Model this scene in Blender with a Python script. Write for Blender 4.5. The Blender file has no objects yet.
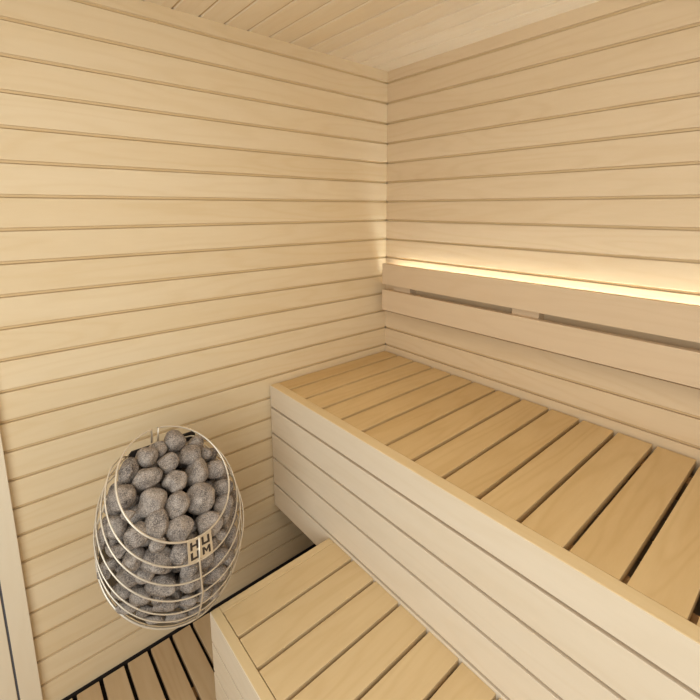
import bpy, bmesh, math, random
import numpy as np
from mathutils import Vector, Matrix, noise

random.seed(11)
SC = bpy.context.scene
COL = SC.collection

# ------------------------------------------------------------------ materials
def nt_new(name):
    m = bpy.data.materials.new(name); m.use_nodes = True
    nt = m.node_tree; nt.nodes.clear()
    out = nt.nodes.new('ShaderNodeOutputMaterial')
    bs = nt.nodes.new('ShaderNodeBsdfPrincipled')
    nt.links.new(bs.outputs[0], out.inputs[0])
    return m, nt, bs

def srgb(r, g, b):
    f = lambda c: (c/255/12.92) if c/255 <= .04045 else ((c/255+.055)/1.055)**2.4
    return (f(r), f(g), f(b), 1)

def math_node(nt, op, a, b=None, c=None):
    n = nt.nodes.new('ShaderNodeMath'); n.operation = op
    for i, v in enumerate((a, b, c)):
        if v is None: continue
        if isinstance(v, (int, float)): n.inputs[i].default_value = v
        else: nt.links.new(v, n.inputs[i])
    return n.outputs[0]

def wood(name, light, dark, grain='X', plank='Z', pitch=.09, off=.0016, amp=1.0, rough=.5, varia=.05):
    """pale softwood: long fibres along `grain`, every plank (counted along `plank`) with its own figure"""
    m, nt, bs = nt_new(name)
    L = nt.links.new
    geo = nt.nodes.new('ShaderNodeNewGeometry')
    sep = nt.nodes.new('ShaderNodeSeparateXYZ'); L(geo.outputs['Position'], sep.inputs[0])
    pid = math_node(nt, 'FLOOR', math_node(nt, 'DIVIDE', math_node(nt, 'SUBTRACT', sep.outputs[plank], off), pitch))
    wn = nt.nodes.new('ShaderNodeTexWhiteNoise'); wn.noise_dimensions = '1D'; L(pid, wn.inputs['W'])
    shift = math_node(nt, 'MULTIPLY', pid, 3.71)
    comb = nt.nodes.new('ShaderNodeCombineXYZ')
    for ax in 'XYZ':
        s = .13 if ax == grain else 1.0
        v = math_node(nt, 'MULTIPLY', sep.outputs[ax], s)
        if ax == grain: v = math_node(nt, 'ADD', v, shift)
        L(v, comb.inputs[ax])
    # broad figure, turned into contour-like cathedral lines
    n1 = nt.nodes.new('ShaderNodeTexNoise'); n1.inputs['Scale'].default_value = 5.5
    n1.inputs['Detail'].default_value = 2.5; n1.inputs['Roughness'].default_value = .5
    L(comb.outputs[0], n1.inputs['Vector'])
    rings = math_node(nt, 'SINE', math_node(nt, 'MULTIPLY', n1.outputs[0], 85))
    rings = math_node(nt, 'POWER', math_node(nt, 'MULTIPLY_ADD', rings, .5, .5), 2.5)
    # fine fibre
    n2 = nt.nodes.new('ShaderNodeTexNoise'); n2.inputs['Scale'].default_value = 110
    n2.inputs['Detail'].default_value = 3
    L(comb.outputs[0], n2.inputs['Vector'])
    # blotchy tone
    n3 = nt.nodes.new('ShaderNodeTexNoise'); n3.inputs['Scale'].default_value = 7
    n3.inputs['Detail'].default_value = 2
    L(comb.outputs[0], n3.inputs['Vector'])
    f = math_node(nt, 'MULTIPLY', rings, .20*amp)
    f = math_node(nt, 'ADD', f, math_node(nt, 'MULTIPLY', n2.outputs[0], .34*amp))
    f = math_node(nt, 'ADD', f, math_node(nt, 'MULTIPLY', math_node(nt, 'SUBTRACT', n3.outputs[0], .3), .75*amp))
    f = math_node(nt, 'ADD', f, math_node(nt, 'MULTIPLY', math_node(nt, 'SUBTRACT', wn.outputs[0], .5), varia*6))
    mix = nt.nodes.new('ShaderNodeMix'); mix.data_type = 'RGBA'; mix.clamp_factor = True
    L(f, mix.inputs[0]); mix.inputs[6].default_value = light; mix.inputs[7].default_value = dark
    L(mix.outputs[2], bs.inputs['Base Color'])
    bs.inputs['Roughness'].default_value = rough
    bs.inputs['Specular IOR Level'].default_value = .25
    bp = nt.nodes.new('ShaderNodeBump'); bp.inputs['Strength'].default_value = .12
    bp.inputs['Distance'].default_value = .0015
    L(n2.outputs[0], bp.inputs['Height']); L(bp.outputs[0], bs.inputs['Normal'])
    return m

def plain(name, col, rough=.5, metal=0.0, spec=.5):
    m, nt, bs = nt_new(name)
    tc = nt.nodes.new('ShaderNodeTexCoord')
    n = nt.nodes.new('ShaderNodeTexNoise'); n.inputs['Scale'].default_value = 3.50
    nt.links.new(tc.outputs['Object'], n.inputs['Vector'])
    mix = nt.nodes.new('ShaderNodeMix'); mix.data_type = 'RGBA'
    nt.links.new(n.outputs[0], mix.inputs[0])
    mix.inputs[6].default_value = tuple(c*.93 for c in col[:3])+(1,)
    mix.inputs[7].default_value = tuple(min(1, c*1.07) for c in col[:3])+(1,)
    nt.links.new(mix.outputs[2], bs.inputs['Base Color'])
    bs.inputs['Roughness'].default_value = rough; bs.inputs['Metallic'].default_value = metal
    bs.inputs['Specular IOR Level'].default_value = spec
    return m

WALL_L = dict(light=srgb(231, 209, 172), dark=srgb(218, 190, 144))
M_wall_left = wood('aspen_boards_left', grain='X', plank='Z', **WALL_L)
M_wall_right = wood('aspen_boards_right', srgb(224, 200, 164), srgb(210, 181, 140), grain='Y', plank='Z')
M_ceiling = wood('aspen_boards_ceiling', srgb(246, 231, 204), srgb(238, 218, 184), grain='Y', plank='X', off=-.003)
M_slat = wood('golden_bench_slats', srgb(218, 187, 136), srgb(196, 160, 105), grain='X', plank='Y', pitch=.1102, off=-.0999, amp=1.1, varia=.06)
M_slat2 = wood('golden_step_slats', srgb(222, 195, 149), srgb(203, 171, 121), grain='X', plank='Y', pitch=.111, off=-.534, amp=1.0, varia=.05)
M_rail = wood('shaded_rail_top', srgb(224, 198, 152), srgb(210, 180, 128), grain='Y', plank='X', pitch=.5, off=0, amp=.8)  # deeper gold than the front boards: shading of rail tops put into colour
M_panel = wood('pale_front_boards', srgb(232, 216, 191), srgb(219, 199, 168), grain='Y', plank='Z', pitch=.1155, off=.773, amp=.8, varia=.04)
M_back = wood('backrest_boards', srgb(220, 194, 159), srgb(206, 176, 138), grain='Y', plank='Z', pitch=.125, off=1.215, amp=.8, varia=.03)
M_floor = wood('floor_slat_wood', srgb(206, 180, 142), srgb(184, 152, 112), grain='Y', plank='X', pitch=.0765, off=-.598, amp=1.0, varia=.08)
M_trim = wood('door_frame_wood', srgb(234, 217, 188), srgb(222, 200, 165), grain='Z', plank='X', pitch=.054, off=-1.518, amp=.6)
M_groove_shade_x = wood('groove_shade_x', srgb(216, 188, 143), srgb(201, 170, 122), grain='X')  # darker wood on groove floors: the shade band is put into the colour
M_groove_shade_y = wood('groove_shade_y', srgb(212, 184, 140), srgb(197, 166, 120), grain='Y')  # same painted groove shade for boards running along Y
M_dark = plain('gap_shade_board', srgb(40, 30, 22), .9)  # near-black colour paints the shade in the floor and wall-foot gaps
M_backing = wood('shadow_backing', srgb(160, 124, 80), srgb(132, 98, 60), grain='Y', plank='Z')  # brown wood with gap shade in its colour, for parts behind the boards
M_seal = plain('grey_door_seal', srgb(92, 92, 98), .6)
M_steel = plain('satin_steel_wire', srgb(226, 214, 194), .42, .6)
M_black = plain('blackened_steel', srgb(44, 40, 38), .6, .5)
M_letter = plain('dark_letter_cutouts', srgb(58, 46, 36), .7)
M_alu = plain('aluminium_channel', srgb(200, 198, 192), .4, .8)

def stone_mat():
    m, nt, bs = nt_new('grey_olivine_stone'); L = nt.links.new
    tc = nt.nodes.new('ShaderNodeTexCoord'); oi = nt.nodes.new('ShaderNodeObjectInfo')
    add = nt.nodes.new('ShaderNodeVectorMath'); add.operation = 'ADD'
    L(tc.outputs['Object'], add.inputs[0]); L(oi.outputs['Random'], add.inputs[1])
    a = nt.nodes.new('ShaderNodeTexNoise'); a.inputs['Scale'].default_value = 45; a.inputs['Detail'].default_value = 5
    b = nt.nodes.new('ShaderNodeTexNoise'); b.inputs['Scale'].default_value = 330; b.inputs['Detail'].default_value = 2
    v = nt.nodes.new('ShaderNodeTexVoronoi'); v.inputs['Scale'].default_value = 210
    for n in (a, b, v): L(add.outputs[0], n.inputs['Vector'])
    r = nt.nodes.new('ShaderNodeValToRGB'); e = r.color_ramp.elements
    e[0].position = .32; e[0].color = srgb(66, 58, 54); e[1].position = .70; e[1].color = srgb(196, 182, 168)
    mm = math_node(nt, 'ADD', math_node(nt, 'MULTIPLY', a.outputs[0], .42), math_node(nt, 'MULTIPLY', b.outputs[0], .58))
    mm = math_node(nt, 'ADD', mm, math_node(nt, 'MULTIPLY', math_node(nt, 'SUBTRACT', oi.outputs['Random'], .5), .07))
    L(mm, r.inputs[0])
    # light mineral flecks
    fl = math_node(nt, 'LESS_THAN', v.outputs['Distance'], .22)
    fl = math_node(nt, 'MULTIPLY', fl, math_node(nt, 'GREATER_THAN', b.outputs[0], .53))
    mix = nt.nodes.new('ShaderNodeMix'); mix.data_type = 'RGBA'
    L(math_node(nt, 'MULTIPLY', fl, .55), mix.inputs[0]); L(r.outputs[0], mix.inputs[6]); mix.inputs[7].default_value = srgb(222, 206, 186)
    L(mix.outputs[2], bs.inputs['Base Color']); bs.inputs['Roughness'].default_value = .78
    bs.inputs['Specular IOR Level'].default_value = .3
    bp = nt.nodes.new('ShaderNodeBump'); bp.inputs['Strength'].default_value = .8; bp.inputs['Distance'].default_value = .004
    L(mm, bp.inputs['Height']); L(bp.outputs[0], bs.inputs['Normal'])
    return m
M_stone = stone_mat()

def emit_mat():
    m, nt, bs = nt_new('warm_led_diffuser')
    n = nt.nodes.new('ShaderNodeRGB'); n.outputs[0].default_value = (.95, .97, 1, 1)
    nt.links.new(n.outputs[0], bs.inputs['Emission Color']); bs.inputs['Emission Strength'].default_value = 3.0
    return m
M_led = emit_mat()

# ------------------------------------------------------------------ helpers
def tag(o, label=None, cat=None, group=None, kind=None):
    if label: o['label'] = label
    if cat: o['category'] = cat
    if group: o['group'] = group
    if kind: o['kind'] = kind
    return o

def link(name, bm, mat, parent=None, loc=None, smooth=False):
    me = bpy.data.meshes.new(name)
    o = bpy.data.objects.new(name, me); COL.objects.link(o)
    base = Vector(loc) if loc is not None else Vector((0, 0, 0))
    if parent is not None and loc is None:
        base = Vector(parent['_w']) if '_w' in parent else Vector(parent.location)
    bmesh.ops.translate(bm, verts=bm.verts, vec=-base)
    bmesh.ops.recalc_face_normals(bm, faces=bm.faces)
    if smooth:
        for f in bm.faces: f.smooth = True
    bm.to_mesh(me); bm.free()
    me.materials.append(mat)
    if parent is not None:
        o.parent = parent
        if loc is not None:
            o.location = base - Vector(parent.location)
    else:
        o.location = base
    return o

def empty(name, loc):
    o = bpy.data.objects.new(name, None); COL.objects.link(o); o.location = loc
    o.empty_display_size = .1
    return o

def box(bm, x0, x1, y0, y1, z0, z1, bev=0.0):
    x0, x1 = sorted((x0, x1)); y0, y1 = sorted((y0, y1)); z0, z1 = sorted((z0, z1))
    t = bmesh.new()
    bmesh.ops.create_cube(t, size=1)
    for v in t.verts:
        v.co = Vector(((x0+x1)/2+v.co.x*(x1-x0), (y0+y1)/2+v.co.y*(y1-y0), (z0+z1)/2+v.co.z*(z1-z0)))
    if bev:
        bmesh.ops.bevel(t, geom=list(t.edges), offset=bev, segments=2, affect='EDGES', profile=.6)
    me = bpy.data.meshes.new('tmp'); t.to_mesh(me); t.free()
    bm.from_mesh(me); bpy.data.meshes.remove(me)

def tube(bm, pts, r, sides=8, closed=False):
    pts = [Vector(p) for p in pts]; n = len(pts); rings = []
    prev = None
    for i, p in enumerate(pts):
        if closed: d = pts[(i+1) % n]-pts[i-1]
        else: d = pts[min(i+1, n-1)]-pts[max(i-1, 0)]
        d.normalize()
        a = prev if prev is not None else (Vector((0, 0, 1)) if abs(d.z) < .9 else Vector((1, 0, 0)))
        a = (a-d*a.dot(d)).normalized(); b = d.cross(a); prev = a
        rings.append([bm.verts.new(p+(a*math.cos(2*math.pi*k/sides)+b*math.sin(2*math.pi*k/sides))*r) for k in range(sides)])
    for i in range(n if closed else n-1):
        A, B = rings[i], rings[(i+1) % n]
        for k in range(sides):
            bm.faces.new((A[k], A[(k+1) % sides], B[(k+1) % sides], B[k]))
    if not closed:
        bm.faces.new(rings[0][::-1]); bm.faces.new(rings[-1])

def boards(bm, prof, place, a0, a1, thick, deep=-.003):
    """extrude a (depth, height) profile from a0 to a1; place(a, depth, h) -> Vector; back plane at depth=-thick"""
    ends = []
    P = prof + [(-thick, prof[-1][1]), (-thick, prof[0][1])]
    for a in (a0, a1):
        ends.append([bm.verts.new(place(a, d, h)) for d, h in P])
    n = len(P)
    for i in range(n):
        j = (i+1) % n
        f = bm.faces.new((ends[0][i], ends[0][j], ends[1][j], ends[1][i]))
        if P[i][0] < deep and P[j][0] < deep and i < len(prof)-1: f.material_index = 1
    for e in ends:
        es = [bm.edges.get((e[i], e[(i+1) % n])) for i in range(n)]
        f = bm.faces.new(e)
        bmesh.ops.triangulate(bm, faces=[f])

GZ = [.0016+.09*n for n in range(0, 25)]
def wall_profile(zlo, zhi, grooves, w=.0095, dep=.0045):
    pr = [(0, zlo)]
    for g in grooves:
        if g-w < zlo or g+w > zhi: continue
        # sharp tongue seam at the bottom, shallow reveal above, small chamfer
        pr += [(0, g-w/2-.0004), (-.0095, g-w/2), (-.0095, g-w/2+.0022), (-dep, g-w/2+.0024),
               (-dep, g+w/2-.001), (0, g+w/2+.0012)]
    pr += [(0, zhi)]
    return pr

# ------------------------------------------------------------------ room shell
ZC = 2.211
YF, XL = -2.45, -2.45          # the glass sides of the cabin (behind and left of the camera) are open
bm = bmesh.new()
boards(bm, wall_profile(0.0, ZC, GZ), lambda a, d, h: Vector((a, -d, h)), -1.575, .03, .03)
o = link('wall_left', bm, M_wall_left); o.data.materials.append(M_groove_shade_x); tag(o, kind='structure')
bm = bmesh.new()
boards(bm, wall_profile(0.0, ZC, GZ), lambda a, d, h: Vector((-d, a, h)), YF, 0.0, .03)
o = link('wall_right', bm, M_wall_right); o.data.materials.append(M_groove_shade_y); tag(o, kind='structure')
bm = bmesh.new()
cg = [x for x in [-.093-.0865*k for k in range(0, 27)]][::-1]
boards(bm, wall_profile(XL, 0.03, cg, w=.009, dep=.0045), lambda a, d, h: Vector((h, a, ZC-d)), YF, .03, .03)
o = link('ceiling', bm, M_ceiling); o.data.materials.append(M_groove_shade_y); tag(o, kind='structure')
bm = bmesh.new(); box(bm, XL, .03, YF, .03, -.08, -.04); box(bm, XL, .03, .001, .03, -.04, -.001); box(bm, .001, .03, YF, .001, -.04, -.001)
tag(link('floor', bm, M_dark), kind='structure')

# door frame at the left edge: jamb on the board wall, grey seal, then the next frame board
bm = bmesh.new(); box(bm, -1.569, -1.518, -.020, 0.0, -.03, ZC, .0015)
tag(link('trim_1', bm, M_trim), kind='structure')
bm = bmesh.new(); box(bm, -1.5745, -1.569, -.017, .03, -.03, ZC)
tag(link('trim_2', bm, M_seal), kind='structure')
bm = bmesh.new(); box(bm, -1.70, -1.5745, -.022, .03, -.03, ZC, .0015)
tag(link('trim_3', bm, M_trim), kind='structure')
bm = bmesh.new(); box(bm, XL, -1.70, .0, .03, -.03, ZC)
tag(link('wall_back', bm, M_trim), kind='structure')

# ------------------------------------------------------------------ slatted floor grid
fl = empty('duckboard', (-.9, -1.2, -.04))
tag(fl, 'slatted wooden duckboard on the floor under the heater, narrow dark gaps between slats', 'duckboard')
bm = bmesh.new()
k = -7
while True:
    xr = -.598-.0765*k-.006; xl = xr-.0645
    if xl < XL+.05: break
    if xr < -.01: box(bm, xl, xr, YF+.05, -.016, -.022, 0.0, .002)
    k += 1
link('slat_panel', bm, M_floor, fl)
for y in (-.25, -1.1, -1.9):
    bm = bmesh.new(); box(bm, XL+.08, -.05, y-.02, y+.02, -.04, -.022)
    link('bearer', bm, M_backing, fl)

# ------------------------------------------------------------------ upper bench
YE = -2.2
ub = empty('sauna_bench', (-.34, -1.1, 0))
tag(ub, 'upper wide slatted sauna bench with pale horizontal front boards against the right wall', 'bench')
XO, XS, ZB = -.670, -.633, .870
bm = bmesh.new()
edges = [-.008]+[-.0999-.1102*k for k in range(19)]+[YE]
for i in range(len(edges)-1):
    y1 = edges[i]-(0 if i == 0 else .0065); y0 = edges[i+1]+(0 if i == len(edges)-2 else .0065)
    box(bm, XS+.0015, -.010, y0, y1, ZB-.024, ZB-.001, .0018)
link('seat', bm, M_slat, ub)
for x in (-.10, -.60):
    bm = bmesh.new(); box(bm, x-.02, x+.02, YE+.02, -.012, ZB-.085, ZB-.024)
    link('bearer', bm, M_backing, ub)
bm = bmesh.new(); box(bm, XO, XS, YE, -.007, .7788, ZB, .002)
link('front_rail', bm, M_rail, ub)
# golden rail top puts light fall into colour; thin pale strip covers its face
bm = bmesh.new()
zs = [(.7785, ZB-.0005), (.6625, .7675), (.5485, .6515), (.4285, .5375), (.320, .4175)]
for i, (a, b) in enumerate(zs):
    if i == 0: box(bm, XO-.0015, XO+.004, YE, -.007, a, b-.0008, .0006)
    else: box(bm, XO-.0015, XO+.022, YE, -.007, a, b, .0015)
link('front_panel', bm, M_panel, ub)
bm = bmesh.new(); box(bm, XO+.022, XO+.034, YE, -.008, .322, .777)
link('panel_backing', bm, M_backing, ub)
for y in (-.62, -1.25, -1.9):
    bm = bmesh.new(); box(bm, -.60, -.56, y-.03, y+.03, 0, ZB-.085)
    link('leg', bm, M_backing, ub)

# ------------------------------------------------------------------ lower bench (step)
lb = empty('sauna_step_bench', (-.89, -1.2, 0))
tag(lb, 'low slatted wooden step bench with a raised border, standing in front of the upper bench', 'bench')
ZL, YL, XF, = .410, -.405, -1.114
bm = bmesh.new()
edges = [YL-.028]+[-.534-.1115*k for k in range(14)]+[YE+.03]
for i in range(len(edges)-1):
    y1 = edges[i]-(0 if i == 0 else .0055); y0 = edges[i+1]+(0 if i == len(edges)-2 else .0055)
    box(bm, XF+.0285, XO-.002, y0, y1, ZL-.024, ZL-.0006, .0015)
link('seat', bm, M_slat2, lb)
bm = bmesh.new(); box(bm, XF, XF+.0265, YE, YL, ZL-.10, ZL, .002); link('front_rail', bm, M_rail, lb)
bm = bmesh.new(); box(bm, XF+.027, XO-.003, YL-.027, YL, ZL-.10, ZL, .0018); link('end_rail', bm, M_slat2, lb)
bm = bmesh.new()
for i, (a, b) in enumerate([(ZL-.10, ZL-.001), (.204, .302), (.098, .196), (.0, .09)]):
    box(bm, XF-.002, XF+(.003 if i == 0 else .02), YE, YL, a, b, .001)
link('front_panel', bm, M_panel, lb)
bm = bmesh.new()
for i, (a, b) in enumerate([(.204, .308), (.098, .196), (.0, .09)]):
    box(bm, XF+.027, XO-.01, YL-.02, YL, a, b, .001)
link('end_panel', bm, M_panel, lb)
bm = bmesh.new(); box(bm, XF+.02, XF+.03, YE+.01, YL-.03, .002, ZL-.10)
link('panel_backing', bm, M_backing, lb)
for x in (-1.04, -.74):
    bm = bmesh.new(); box(bm, x-.02, x+.02, YE+.03, YL-.03, ZL-.07, ZL-.024); link('bearer', bm, M_backing, lb)
for y in (-.5, -1.2, -2.0):
    bm = bmesh.new(); box(bm, -.76, -.72, y-.02, y+.02, 0, ZL-.07); link('leg', bm, M_backing, lb)

# ------------------------------------------------------------------ backrest
br = empty('backrest', (0, -1.1, 1.1))
tag(br, 'two-board wooden backrest on the right wall, glowing light strip hidden behind its top board', 'backrest')
XB = -.068
for a, b in ((1.229, 1.328), (1.102, 1.2025)):
    bm = bmesh.new(); box(bm, XB, XB+.026, YE, -.044, a, b, .002)
    link('backrest_board', bm, M_back, br)
for y in (-.148, -.767, -1.386, -2.005):
    bm = bmesh.new(); box(bm, XB+.0262, 0, y-.052, y+.052, 1.11, 1.257, .0015)
    link('support_block', bm, M_back, br)
bm = bmesh.new()
box(bm, XB+.028, -.006, YE, -.07, 1.258, 1.261); box(bm, -.008, -.006, YE, -.07, 1.261, 1.268)
ch = link('light_channel', bm, M_alu, br)
bm = bmesh.new(); box(bm, XB+.030, -.009, YE+.005, -.072, 1.2615, 1.266)
ls = link('light_strip', bm, M_led, br)
ls['label'] = 'glowing warm white light strip'

# ------------------------------------------------------------------ heater
CAM = Vector((-1.49437936, -1.521563, 1.58896))
S = .93
RG = [(-1.145, -.299, .803, .170), (-1.14, -.276, .751, .202), (-1.136, -.255, .698, .218), (-1.131, -.23, .648, .235),
      (-1.133, -.207, .594, .239), (-1.131, -.181, .546, .239), (-1.132, -.155, .496, .235)]
ta, tb = .757, .321
N = Vector((math.sin(tb), -math.sin(ta)*math.cos(tb), math.cos(ta)*math.cos(tb)))
U = (Vector((0, 0, 1))-N*N.z).normalized(); V = N.cross(U)
RC = [CAM+S*(Vector(r[:3])-CAM) for r in RG]; RR = [r[3]*S for r in RG]
def rp(k, deg, dr=0.0):
    t = math.radians(deg); return RC[k]+(U*math.cos(t)+V*math.sin(t))*(RR[k]+dr)

ht = empty('sauna_heater', (-1.157, -.28, .0))
tag(ht, 'egg-shaped wire cage sauna heater filled with stones, mounted beside the left wall', 'sauna heater')
WR = .0023
PY = -.20                     # plane of the back plate
for k in range(7):
    bm = bmesh.new()
    if k == 0:
        pts = [rp(0, -15.5+0)+Vector((0, .012, -.045))]+[rp(0, a) for a in np.linspace(-15.5, -368.3, 110)]
        pts += [rp(0, -368.3)+Vector((0, .012, -.045))]
        tube(bm, pts, .0027)
    else:
        a0, a1 = -62, 34-360
        pts = [rp(k, a) for a in np.linspace(a0, a1, 100)]
        e0, e1 = pts[0], pts[-1]
        def hook(p, q):
            tgt = Vector((RC[k].x+(.065 if p.x > RC[k].x else -.085), PY, min(p.z-.002, .874)))
            return [p.lerp(tgt, .35)+(p-q).normalized()*.012, p.lerp(tgt, .7)+(p-q).normalized()*.008, tgt]
        pts = hook(e0, pts[2])[::-1]+pts+hook(e1, pts[-3])
        tube(bm, pts, WR if k < 6 else .0034)
    o = link('wire_ring', bm, M_steel, ht, smooth=True)
# rod down the front
bm = bmesh.new(); tube(bm, [rp(0, 165, .002)]+[rp(k, 161.6, .0035) for k in range(1, 6)]+[rp(6, 161.6, .001)], .0026)
link('upright_rod', bm, M_steel, ht, smooth=True)
for az in (60, -110):
    bm = bmesh.new(); tube(bm, [rp(k, az, -.004) for k in range(1, 7)], .0022)
    link('upright_rod', bm, M_steel, ht, smooth=True)

# name plate between the first two rings
c00, c10, c01, c11 = rp(0, 152.5, .001), rp(0, 178.5, .001), rp(1, 152, .001), rp(1, 175, .001)
nrm = (c10-c00).cross(c01-c00).normalized()
if nrm.dot(CAM-c00) < 0: nrm = -nrm
def pl(u, v, d=0.0):
    return c00*(1-u)*(1-v)+c10*u*(1-v)+c01*(1-u)*v+c11*u*v+nrm*d
def quad_prism(bm, uv, d0, d1):
    A = [bm.verts.new(pl(u, v, d0)) for u, v in uv]; B = [bm.verts.new(pl(u, v, d1)) for u, v in uv]
    n = len(uv); bm.faces.new(A[::-1]); bm.faces.new(B)
    for i in range(n): bm.faces.new((A[i], A[(i+1) % n], B[(i+1) % n], B[i]))
bm = bmesh.new(); quad_prism(bm, [(0, 0), (1, 0), (1, 1), (0, 1)], 0, .0016)
plate = link('name_plate', bm, M_steel, ht); plate['label'] = 'square metal plate with the letters HU over UM'
plate['_w'] = tuple(ht.location)
def strokes(name, segs):
    bm = bmesh.new()
    for uv in segs: quad_prism(bm, uv, .0014, .0024)
    o = link(name, bm, M_letter, plate); return o
def R4(u0, v0, u1, v1): return [(u0, v0), (u1, v0), (u1, v1), (u0, v1)]
def U_(x0, x1, y0, y1, w=.085):
    return [R4(x0, y0, x0+w, y1), R4(x1-w, y0, x1, y1), R4(x0+w, y1-w, x1-w, y1)]
strokes('letter_h', [R4(.10, .12, .185, .46), R4(.345, .12, .43, .46), R4(.185, .25, .345, .33)])
strokes('letter_u', U_(.57, .90, .12, .46))
strokes('letter_u', U_(.10, .43, .56, .88))
strokes('letter_m', [R4(.57, .56, .65, .88), R4(.82, .56, .90, .88), [(.65, .56), (.735, .70), (.735, .82), (.65, .68)],
                     [(.735, .70), (.82, .56), (.82, .68), (.735, .82)]])
del plate['_w']

# back plate and wall mounts
def ray_dir(px, py):
    pit, yaw, f = .1754, .7233, 430.55
    fw = Vector((math.sin(yaw)*math.cos(pit), math.cos(yaw)*math.cos(pit), -math.sin(pit)))
    r = Vector((math.cos(yaw), -math.sin(yaw), 0)); u = r.cross(fw)
    return fw+r*((px-363.2)/f)-u*((py-284.7)/f), fw
bm = bmesh.new()
PX = -1.156
seg = [(PX-.085, .50), (PX-.095, .62), (PX-.09, .872), (PX-.08, .883), (PX+.097, .883), (PX+.105, .875), (PX+.105, .62), (PX+.085, .50)]
F_ = [bm.verts.new((x, PY, z)) for x, z in seg]; B_ = [bm.verts.new((x, PY+.006, z)) for x, z in seg]
bm.faces.new(F_); bm.faces.new(B_[::-1])
for i in range(len(seg)):
    j = (i+1) % len(seg); bm.faces.new((F_[i], F_[j], B_[j], B_[i]))
link('back_plate', bm, M_black, ht)
for dx in (-.07, .07):
    for z in (.55, .72):
        bm = bmesh.new(); box(bm, PX+dx-.012, PX+dx+.012, PY+.006, 0.0, z-.012, z+.012, .002)
        link('wall_bracket', bm, M_black, ht)
# added dark core that shades the gaps between stones, and base dish under it
axis_pts = [RC[0].lerp(RC[6], t) for t in np.linspace(.34, 1.0, 8)]
bm = bmesh.new()
rad = [.012, .026, .034, .038, .040, .038, .034, .028]
rings_ = []
for p, r in zip(axis_pts, rad):
    rings_.append([bm.verts.new(p+(U*math.cos(a)+V*math.sin(a))*r) for a in np.linspace(0, 2*math.pi, 24, endpoint=False)])
for A, B in zip(rings_[:-1], rings_[1:]):
    for i in range(24): bm.faces.new((A[i], A[(i+1) % 24], B[(i+1) % 24], B[i]))
bm.faces.new(rings_[0]); bm.faces.new(rings_[-1][::-1])
link('dark_pile_core', bm, M_black, ht)
bm = bmesh.new()
prev = None; rr_ = []
for q, r in ((0.0, RR[6]-.006), (.02, RR[6]-.02), (.05, RR[6]-.07), (.065, RR[6]-.13)):
    rr_.append([bm.verts.new(RC[6]-N*q+(U*math.cos(a)+V*math.sin(a))*r) for a in np.linspace(0, 2*math.pi, 40, endpoint=False)])
for A, B in zip(rr_[:-1], rr_[1:]):
    for i in range(40): bm.faces.new((A[i], A[(i+1) % 40], B[(i+1) % 40], B[i]))
bm.faces.new(rr_[-1])
link('base_dish', bm, M_steel, ht, smooth=True)

# ------------------------------------------------------------------ stones
def profile_at(s):
    """centre and radius of the cage at signed depth s below the first ring (along -N)"""
    dep = [(RC[0]-c).dot(N) for c in RC]
    if s <= dep[0]: return RC[0]-N*s, RR[0]
    for i in range(6):
        if s <= dep[i+1]:
            t = (s-dep[i])/(dep[i+1]-dep[i]); return RC[i].lerp(RC[i+1], t), RR[i]*(1-t)+RR[i+1]*t
    return RC[6]-N*(s-dep[6]), RR[6]-(s-dep[6])*1.5
SMAX = (RC[0]-RC[6]).dot(N)
def inside(p, rs, gap=.004):
    s = (RC[0]-p).dot(N)
    c, r = profile_at(s)
    rho = (p-c).length
    cap = .012+rs*.75-.022*max(0, 1-(rho/.15)**2)      # slightly domed top
    return s > cap and rho < r-rs-gap and p.y < PY-rs*.8 if s < SMAX-.02 else False

def stone_mesh(seed):
    rnd = random.Random(seed)
    bm = bmesh.new(); bmesh.ops.create_icosphere(bm, subdivisions=4, radius=1)
    pls = []
    for _ in range(9):
        d = Vector((rnd.gauss(0, 1), rnd.gauss(0, 1), rnd.gauss(0, 1))).normalized()
        pls.append((d, rnd.uniform(.72, 1.0)))
    off = Vector((rnd.uniform(0, 50),)*3)
    for v in bm.verts:
        d = v.co.normalized(); acc = 1.05**-20
        for n, h in pls:
            q = d.dot(n)
            if q > 0: acc += (q/h)**20
        r = acc**(-1/20)
        r *= 1+.05*noise.noise(d*1.6+off)+.022*noise.noise(d*5+off)+.008*noise.noise(d*14+off)
        v.co = d*r
    ext = max(v.co.length for v in bm.verts)
    for v in bm.verts: v.co /= ext*.965
    return bm

GROUP = 'grey stones piled in the heater cage'
def add_stone(p, R, dims, seed, label):
    bm = stone_mesh(seed)
    for v in bm.verts:
        v.co = R @ Vector((v.co.x*dims[0], v.co.y*dims[1], v.co.z*dims[2]))
    me = bpy.data.meshes.new('stone'); 
    for f in bm.faces: f.smooth = True
    bm.to_mesh(me); bm.free(); me.materials.append(M_stone)
    o = bpy.data.objects.new('sauna_stone', me); COL.objects.link(o); o.location = p
    return tag(o, label, 'stone', GROUP)

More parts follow.
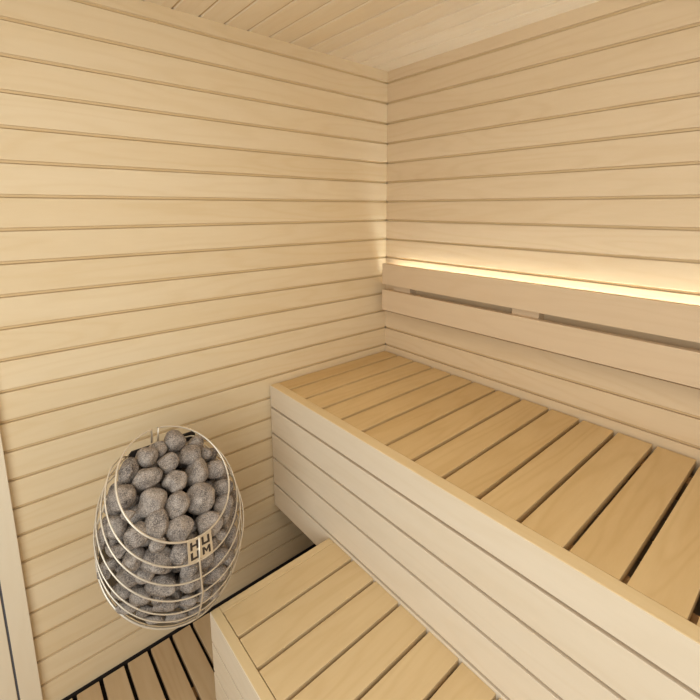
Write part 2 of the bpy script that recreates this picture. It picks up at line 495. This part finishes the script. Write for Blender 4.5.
# stones as the photograph shows them: centre, width, height (in its pixels), lean, what sets each apart
LOW = 'rough grey stone packed behind the lower front rings of the wire cage'
ST = [
 (365,122,92,88,0,'round grey stone topmost in the pile, right of the split top ring'),
 (449,106,72,56,0,'small grey stone at the upper right rear of the pile, beside the topmost stone'),
 (258,183,92,82,30,'grey stone at the upper left of the pile, left of a squarish stone'),
 (342,205,90,82,-10,'squarish grey stone just below and left of the round topmost stone'),
 (430,180,104,92,30,'large grey stone just below and right of the round topmost stone'),
 (188,237,78,104,0,'upright grey stone touching the left side of the top ring, highest on that side'),
 (259,265,124,84,20,'wedge-shaped grey stone pointing to the lower left, upper left of the pile'),
 (368,278,98,90,25,'grey stone in the upper middle, between the wedge stone and the tall angular stone'),
 (455,240,96,114,-10,'tall angular grey stone right of the middle, under the large upper right stone'),
 (527,232,82,80,0,'shadowed grey stone at the upper right inside the top ring'),
 (278,360,124,114,20,'big rounded grey stone left of the centre of the pile'),
 (378,372,94,112,0,'egg-shaped grey stone in the very centre of the pile'),
 (465,343,122,122,-20,'big angular grey stone right of the centre of the pile'),
 (558,300,90,68,10,'flat grey stone against the right side of the top ring'),
 (556,385,100,120,0,'large smooth grey stone crossed by the right side of the top ring'),
 (163,343,108,112,0,'large grey stone crossed by the left side of the top ring'),
 (297,448,94,134,8,'long grey stone tapering downward near the front of the top opening'),
 (387,460,112,108,0,'rounded grey stone at the front of the top opening, left of the name plate'),
 (499,445,112,104,10,'grey stone just above the name plate inside the top ring'),
 (185,408,64,44,0,'small flat grey stone below the large stone at the left of the top ring'),
 (140,455,90,96,0,'grey stone between the first and second rings on the left'),
 (215,490,112,112,0,'big grey stone behind the lower left of the top ring'),
 (118,268,44,90,0,'narrow stone outside the top ring at its upper left'),
 (492,168,48,52,0,'small dark stone tucked behind the large upper right stone'),
 (305,585,142,112,-5,'very large grey stone below the top ring, crossed by the second ring in front'),
 (390,557,84,92,0,'grey stone directly left of the name plate, under the top ring'),
 (532,575,100,82,15,'grey stone directly right of the name plate, under the second ring'),
 (588,490,62,92,0,'grey stone behind the wires right of the name plate, level with it'),
 (92,485,52,120,0,'tall grey stone at the far left behind the second and third rings'),
 (148,553,74,62,0,'small grey stone behind the second ring at the left front'),
 (208,578,96,98,10,'grey stone left of the very large front stone'),
]
for (x, y, w, h) in [(190,370,104,96),(320,412,134,90),(430,385,112,104),(520,362,110,92),(568,300,66,76),(100,352,62,90),
                     (112,425,74,74),(165,432,84,74),(237,452,92,72),(330,487,104,64),(422,470,78,60),(480,440,72,70),
                     (560,400,54,80),(182,492,92,60),(252,510,74,52),(84,285,50,84),(590,235,50,84),(372,530,100,48),
                     (450,505,70,50),(290,540,80,44),(135,480,50,60),(215,535,70,40),(520,430,60,70)]:
    ST.append((x, y+272.3, w, h, 0, LOW))
placed = []
for i, (zx, zy, w, h, lean, lab) in enumerate(ST):
    px, py = 80+zx/3.889, 410+zy/3.889
    d, fw = ray_dir(px, py)
    rs_px = (w+h)/4/3.889
    hit = None
    for t in np.linspace(.7, 2.0, 700):
        p = CAM+d*t
        rs = rs_px*t/430.55
        if inside(p, rs*.9): hit = p; break
    if hit is None:
        for t in np.linspace(.7, 2.0, 700):
            p = CAM+d*t; s = (RC[0]-p).dot(N)
            if 0 < s < SMAX+.03:
                c, r = profile_at(s)
                if (p-c).length < r-.018: hit = p; break
    if hit is None: continue
    z = (hit-CAM).dot(fw)
    dn = d.normalized()
    # screen-aligned frame, corrected for the oblique ray
    rt = ray_dir(px+1, py)[0]*z-d*z; up = ray_dir(px, py-1)[0]*z-d*z
    sx = (rt-dn*rt.dot(dn)).length; sy = (up-dn*up.dot(dn)).length
    a = w/2/3.889*sx*1.03; b = h/2/3.889*sy*1.03
    X = (rt-dn*rt.dot(dn)).normalized(); Y = dn.cross(X)*-1
    if Y.dot(up) < 0: Y = -Y
    th = math.radians(lean)
    X2 = X*math.cos(th)+Y*math.sin(th); Y2 = Y*math.cos(th)-X*math.sin(th)
    Z2 = X2.cross(Y2)
    R = Matrix((X2, Y2, Z2)).transposed()
    add_stone(hit, R, (a, b, (a+b)/2*.9), 100+i, lab)
    placed.append((hit, (a+b)/2))
# the rest of the pile: stones at the sides, rear and beneath
rnd = random.Random(5); tries = 0; n = 0
while tries < 90000 and n < 215:
    tries += 1
    s = rnd.uniform(.03, SMAX-.01); c, r = profile_at(s)
    an = rnd.uniform(0, 2*math.pi); q = r*math.sqrt(rnd.uniform(.12, 1)); rs = rnd.uniform(.019, .027)
    p = c+(U*math.cos(an)+V*math.sin(an))*q
    if not inside(p, rs, .006): continue
    if any((p-o).length < (rs+ro)*.73 for o, ro in placed): continue
    E_ = Matrix.Rotation(rnd.uniform(0, 6.28), 3, 'X') @ Matrix.Rotation(rnd.uniform(0, 6.28), 3, 'Z')
    add_stone(p, E_, (rs*1.1, rs, rs*.92), 500+n, 'rough grey stone deeper in the heater cage, half hidden among its neighbours')
    placed.append((p, rs)); n += 1
print('stones', len(placed))

# ------------------------------------------------------------------ light
def area(name, loc, target, sx, sy, power, col):
    l = bpy.data.lights.new(name, 'AREA'); l.shape = 'RECTANGLE'; l.size = sx; l.size_y = sy
    l.energy = power; l.color = col
    o = bpy.data.objects.new(name, l); COL.objects.link(o); o.location = loc
    o.rotation_euler = (Vector(target)-Vector(loc)).to_track_quat('-Z', 'Y').to_euler()
    return o
# daylight from the glass side of the cabin, left of the camera
area('side_daylight', (-2.45, -1.75, 1.35), (-.7, -.5, .75), 1.5, 1.6, 30, (.93, .98, 1))
area('front_daylight', (-.9, -2.4, 2.0), (-.5, -.4, .8), 1.6, .9, 5, (.95, .98, 1))
area('ceiling_lamp', (-1.15, -1.15, 2.19), (-1.15, -1.15, 0), .7, .7, 4.5, (.96, .99, 1))
# led strip lamp in its channel behind the backrest, shining up the wall
l = area('led_strip_lamp', (-.024, -1.13, 1.270), (-.004, -1.13, 1.46), .026, 2.1, 3.3, (.74, .91, 1))
l.rotation_euler = (0, math.radians(0), 0)
w = bpy.data.worlds.new('world'); SC.world = w; w.use_nodes = True
bg = w.node_tree.nodes['Background']; bg.inputs[0].default_value = (1, .95, .88, 1); bg.inputs[1].default_value = .13

# ------------------------------------------------------------------ camera
cd = bpy.data.cameras.new('camera'); cam = bpy.data.objects.new('camera', cd); COL.objects.link(cam)
cam.location = CAM; cam.rotation_mode = 'XYZ'
fw = ray_dir(363.2, 284.7)[1]
cam.rotation_euler = fw.to_track_quat('-Z', 'Y').to_euler()
cd.sensor_width = 36; cd.lens = 430.55*36/700
cd.shift_x = (350-363.2)/700; cd.shift_y = (284.7-350)/700
cd.clip_start = .02
SC.camera = cam
SC.view_settings.view_transform = 'Standard'; SC.view_settings.look = 'None'
SC.view_settings.exposure = .09
